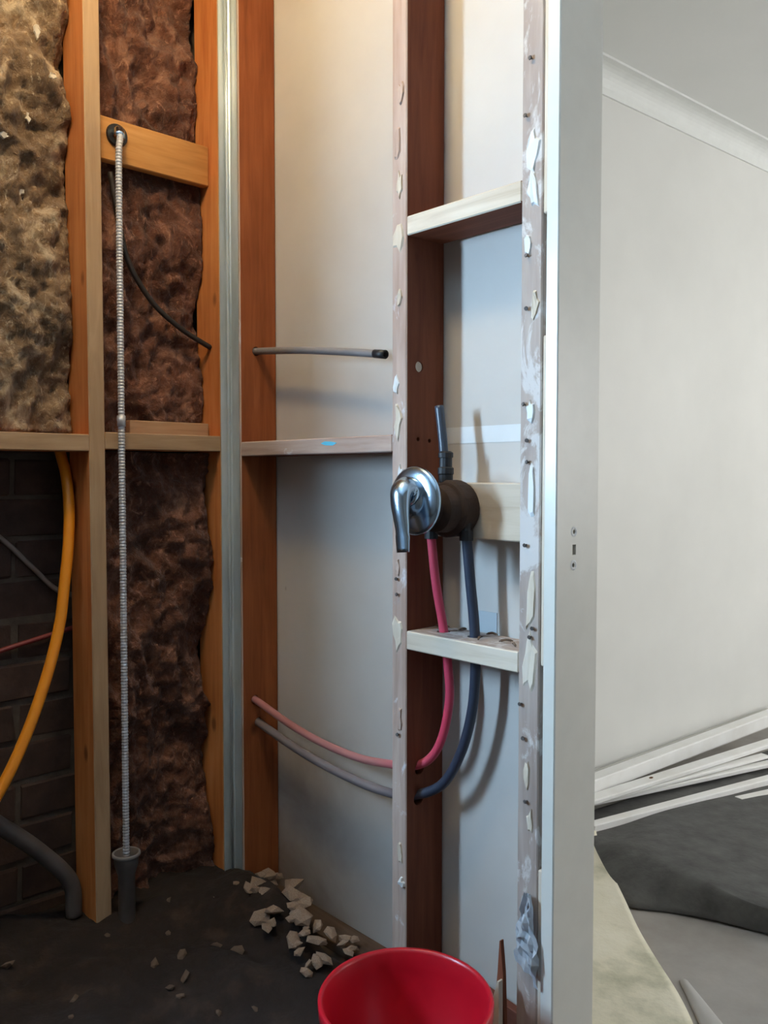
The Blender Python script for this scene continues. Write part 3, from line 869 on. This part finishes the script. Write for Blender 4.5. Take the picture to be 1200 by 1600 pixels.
chunk_me = []
for k in range(6):
    bm = bmesh.new()
    bmesh.ops.create_icosphere(bm, subdivisions=1, radius=1.0)
    for v in bm.verts:
        d = v.co.copy()
        f_ = 1 + 0.75 * noise.noise(d * 1.3 + Vector((k * 5.1, 0, 0))) + 0.12 * noise.noise(d * 3.4 + Vector((0, k * 3.3, 0)))
        v.co = d * f_
        v.co.z *= 0.42
        v.co.y *= 0.72
    me = bpy.data.meshes.new('rubble_chunk'); bm.to_mesh(me); bm.free()
    me.materials.append(M['chunk'])
    chunk_me.append(me)
chunk_dark = []
for me in chunk_me[:4]:
    c_ = me.copy(); c_.materials[0] = M['chunk_dark']; chunk_dark.append(c_)
def chunk(x, y, zz, r, label, group, dark=False):
    o = bpy.data.objects.new('rubble_chunk', random.choice(chunk_dark if dark else chunk_me))
    COL.objects.link(o)
    o.location = (x, y, zz)
    o.scale = (r, r, r)
    o.rotation_euler = (random.uniform(-.5, .5), random.uniform(-.5, .5), random.uniform(0, 6.3))
    return tag(o, label, 'rubble', group)
PILE = 'pale broken plaster lump in the rubble pile at the foot of the corner stud'
def pile_h(x, y):
    return max(0.0, 0.075 * (1 - ((x - 0.17) / 0.24) ** 2) * (1 - ((y + 0.01) / 0.11) ** 2))
for k in range(44):
    x = random.uniform(0.055, 0.40); y = random.uniform(-0.095, 0.055)
    if pile_h(x, y) <= 0.004: x = random.uniform(0.1, 0.3); y = random.uniform(-0.07, 0.04)
    r = random.uniform(0.013, 0.030) * (1.0 if x < 0.3 else 0.75)
    zz = FZ + 0.03 + pile_h(x, y) * random.uniform(0.75, 1.0)
    chunk(x, y, zz, r, PILE, 'plaster rubble at the foot of the corner stud')
SPREAD = 'small dark mortar crumb scattered on the soil along the left wall'
for k in range(26):
    x = random.uniform(0.02, 0.40); y = random.uniform(-0.62, -0.12)
    r = random.uniform(0.006, 0.014)
    chunk(x, y, soil_h(x, y) + r * .2, r, SPREAD, 'mortar crumbs on the soil', True)

# ---- bucket
bk = thing('bucket', 'red plastic bucket standing on the floor in front of the studs', 'bucket', (0.81, -0.23, FZ))
bm = bmesh.new()
H_ = 0.24
lathe(bm, [(0.001, 0.001), (0.094, 0.001), (0.097, 0.006), (0.119, H_ - 0.03), (0.1195, H_ - 0.022), (0.1275, H_ - 0.022), (0.1285, H_ - 0.003), (0.1265, H_), (0.1225, H_ - 0.001), (0.1205, H_ - 0.006), (0.1165, H_ - 0.03), (0.094, 0.012), (0.001, 0.010)], (0.81, -0.23, FZ), 'z', 64)
finish('pail', bm, M['bucket'], bk, smooth=True)
flake(bk, (0.9005, -0.172, 0.300), 0.016, 0.02, M['white_dab'], name='plaster_dab', nrm='x')

# ---- scraps at the foot of the door stud
bm = bmesh.new()
g = []
for i in range(9):
    row = []
    for j in range(15):
        u, w = i / 8, j / 14
        wid = 0.018 + 0.036 * min(1, w * 1.6) * (1 + 0.3 * noise.noise(Vector((w * 7, 1, 1))))
        x = 0.864 + (u - 0.5) * wid + 0.006 * noise.noise(Vector((u * 3, w * 5, 2)))
        y = -0.007 - 0.016 * abs(noise.noise(Vector((u * 4.1, w * 6.3, 7)))) - (0.012 if u > 0.75 else 0.0)
        row.append(bm.verts.new((x, y, 0.435 - 0.12 * w - 0.02 * u * w)))
    g.append(row)
for i in range(8):
    for j in range(14):
        bm.faces.new((g[i][j], g[i + 1][j], g[i + 1][j + 1], g[i][j + 1]))
r_ = bmesh.ops.solidify(bm, geom=bm.faces[:], thickness=0.0015)
tag(finish('plastic_scrap', bm, M['plastic']), 'crumpled bluish plastic scrap stuck to the foot of the door stud', 'plastic scrap')
def splinter(c0, c1, w, t_, mat, label, cat='offcut'):
    bm = bmesh.new()
    c0, c1 = Vector(c0), Vector(c1)
    d = (c1 - c0); s = d.cross(Vector((0, 1, 0))).normalized(); f_ = Vector((0, 1, 0))
    prof = [(0, .5), (.15, .55), (.55, .45), (.8, .25), (1, .05)]
    rs = []
    for a, b in prof:
        p = c0 + d * a + s * random.uniform(-.002, .002)
        rs.append([bm.verts.new(p + s * w * b + f_ * t_), bm.verts.new(p - s * w * b + f_ * t_), bm.verts.new(p - s * w * b - f_ * t_), bm.verts.new(p + s * w * b - f_ * t_)])
    for a, b in zip(rs, rs[1:]):
        for k in range(4):
            bm.faces.new((a[k], a[(k + 1) % 4], b[(k + 1) % 4], b[k]))
    bm.faces.new(rs[0]); bm.faces.new(rs[-1])
    return tag(finish('wood_splinter', bm, mat), label, cat)
splinter((0.83, -0.035, FZ), (0.812, -0.012, 0.34), 0.022, 0.004, M['brown_z'], 'dark upright timber splinter beside the red bucket')
splinter((0.815, -0.055, FZ), (0.825, -0.03, 0.285), 0.03, 0.005, M['pale_z'], 'pale broken timber splinter beside the red bucket')

# ================================================================== NEXT ROOM: THINGS ON THE FLOOR
def sheet(name, fn, nu, nv, th, mat, edge_mat=None):
    bm = bmesh.new()
    top = [[bm.verts.new(fn(i / nu, j / nv)) for j in range(nv + 1)] for i in range(nu + 1)]
    bot = [[bm.verts.new(Vector(v.co) - Vector((0, 0, th))) for v in r] for r in top]
    for i in range(nu):
        for j in range(nv):
            bm.faces.new((top[i][j], top[i + 1][j], top[i + 1][j + 1], top[i][j + 1]))
            bm.faces.new((bot[i][j], bot[i][j + 1], bot[i + 1][j + 1], bot[i + 1][j]))
    es = []
    for i in range(nu):
        es.append((top[i][0], top[i + 1][0], bot[i + 1][0], bot[i][0])); es.append((top[i][nv], top[i + 1][nv], bot[i + 1][nv], bot[i][nv]))
    for j in range(nv):
        es.append((top[0][j], top[0][j + 1], bot[0][j + 1], bot[0][j])); es.append((top[nu][j], top[nu][j + 1], bot[nu][j + 1], bot[nu][j]))
    for q in es:
        f_ = bm.faces.new(q)
        if edge_mat: f_.material_index = 1
    return finish(name, bm, [mat, edge_mat] if edge_mat else mat, smooth=True)

def lerp(a, b, t_): return a + (b - a) * t_
# dark felt: ridge near its front edge, then flat back to the wall
front = spline([(0.21, 1.10, 0), (0.36, 0.95, 0), (0.51, 0.81, 0), (0.66, 0.880, 0), (0.848, 0.944, 0), (1.2, 1.04, 0), (1.7, 1.14, 0)], 10)
ridge = spline([(0.21, 1.125, .008), (0.34, 1.030, .03), (0.457, 1.032, 0.06), (0.676, 0.967, 0.062), (0.848, 0.951, 0.055), (1.2, 1.08, 0.04), (1.7, 1.20, 0.02)], 10)
def felt(u, w):
    k = u * (len(front) - 1); i = min(int(k), len(front) - 2); f_ = k - i
    a = front[i].lerp(front[i + 1], f_); b = ridge[i].lerp(ridge[i + 1], f_)
    back = Vector((lerp(0.14, 0.40, u), lerp(1.24, 3.3, u), 0))
    if w < 0.35:
        t_ = w / 0.35
        p = a.lerp(b, t_); p.z = b.z * math.sin(t_ * math.pi / 2) ** 1.2
    else:
        t_ = (w - 0.35) / 0.65
        p = b.lerp(back, t_); p.z = b.z * (1 - t_) ** 1.6
    p.z += 0.008 + 0.004 * noise.noise(Vector((p.x * 6, p.y * 6, 1)))
    return p
tag(sheet('felt_sheet', felt, 60, 26, 0.005, M['mat']), 'charcoal felt sheet with a raised fold on the concrete floor', 'felt sheet')

edge = spline([(0.235, 1.17, 0), (0.275, 1.097, 0), (0.404, 0.955, 0), (0.586, 0.767, 0), (0.748, 0.615, 0), (0.907, 0.464, 0), (1.05, 0.28, 0), (1.10, 0.16, 0)], 10)
def carpet(u, w):
    k = u * (len(edge) - 1); i = min(int(k), len(edge) - 2); f_ = k - i
    a = edge[i].lerp(edge[i + 1], f_)
    b = Vector((lerp(0.10, 0.62, u), lerp(1.12, 0.14, u), 0))
    p = b.lerp(a, w)
    p.z = 0.034 + 0.010 * noise.noise(Vector((p.x * 5, p.y * 5, 4))) - 0.008 * w
    return p
tag(sheet('carpet_underlay', carpet, 60, 20, 0.014, M['carpet'], M['carpet_edge']), 'cream mottled carpet underlay with a curved edge just inside the doorway', 'carpet')
def strip(u, w):
    a = Vector((0.80, 0.625, 0)).lerp(Vector((1.02, 0.43, 0)), u)
    p = a + Vector((0.04, 0.045, 0)) * (w - .5) * (0.3 + u)
    p.z = 0.003 + 0.004 * math.sin(math.pi * w)
    return p
tag(sheet('plastic_strip', strip, 12, 8, 0.002, M['pale_strip']), 'narrow pale strip on the concrete beside the cream underlay', 'strip')

def batten(p0, p1, w, h, label, near=0.0, far=0.0, roll=0.0):
    a, b = Vector(p0), Vector(p1)
    d = (b - a).normalized()
    o = bar('white_batten', a - d * near, b + d * far, w, h, M['batten_paint'], None, bev=0.003, roll=roll)
    return tag(o, label, 'batten', 'white battens stacked by the wall')
batten((0.116, 1.269, 0.078), (0.188, 2.415, 0.082), 0.05, 0.05, 'thick white batten lying against the skirting, topmost of the stack', 0.30, 0.25)
batten((0.166, 1.267, 0.058), (0.318, 2.226, 0.066), 0.05, 0.016, 'white batten with a dark knot, second from the wall in the stack', 0.25, 0.1)
batten((0.150, 1.26, 0.044), (0.346, 2.117, 0.047), 0.036, 0.012, 'white batten in the middle of the stack, ending short of the others', 0.05, 0.0)
batten((0.131, 1.30, 0.028), (0.372, 2.086, 0.030), 0.036, 0.016, 'white batten lying flat on the felt, third row from the wall', 0.2, 0.3)
batten((0.249, 1.13, 0.030), (0.442, 1.912, 0.030), 0.034, 0.024, 'outermost long white batten, lying loose in front of the stack', 0.02, 0.3)
batten((0.440, 1.681, 0.020), (0.486, 1.823, 0.020), 0.034, 0.014, 'white batten end poking out beyond the outermost long batten', 0.0, 0.6)
kb = bmesh.new()
bmesh.ops.create_icosphere(kb, subdivisions=1, radius=0.008, matrix=Matrix.Translation((0.205, 1.536, 0.068)) @ Matrix.Diagonal((0.8, 1.4, 0.5, 1)))
finish('knot', kb, M['brass'], [o for o in bpy.data.objects if o.name.startswith('white_batten')][1])

# ================================================================== CEILING LAMP (behind the camera)
cl = thing('ceiling_lamp', 'warm round ceiling lamp of the bathroom', 'lamp', (0.50, -0.58, CZ - 0.14))
bm = bmesh.new()
lathe(bm, [(0.001, -0.09), (0.05, -0.08), (0.085, -0.045), (0.09, 0.0), (0.07, 0.035), (0.04, 0.05)], (0.50, -0.58, CZ - 0.06), 'z', 24)
finish('lamp_globe', bm, plain('warm_globe', (0.9, 0.85, 0.75, 1), 0.4, emit=(1.0, 0.76, 0.40, 1), estr=LAMP), cl, smooth=True)
bm = bmesh.new()
lathe(bm, [(0.055, -0.012), (0.055, 0.06), (0.001, 0.06)], (0.50, -0.58, CZ - 0.0605), 'z', 24)
finish('lamp_base', bm, M['gloss_white'], cl)
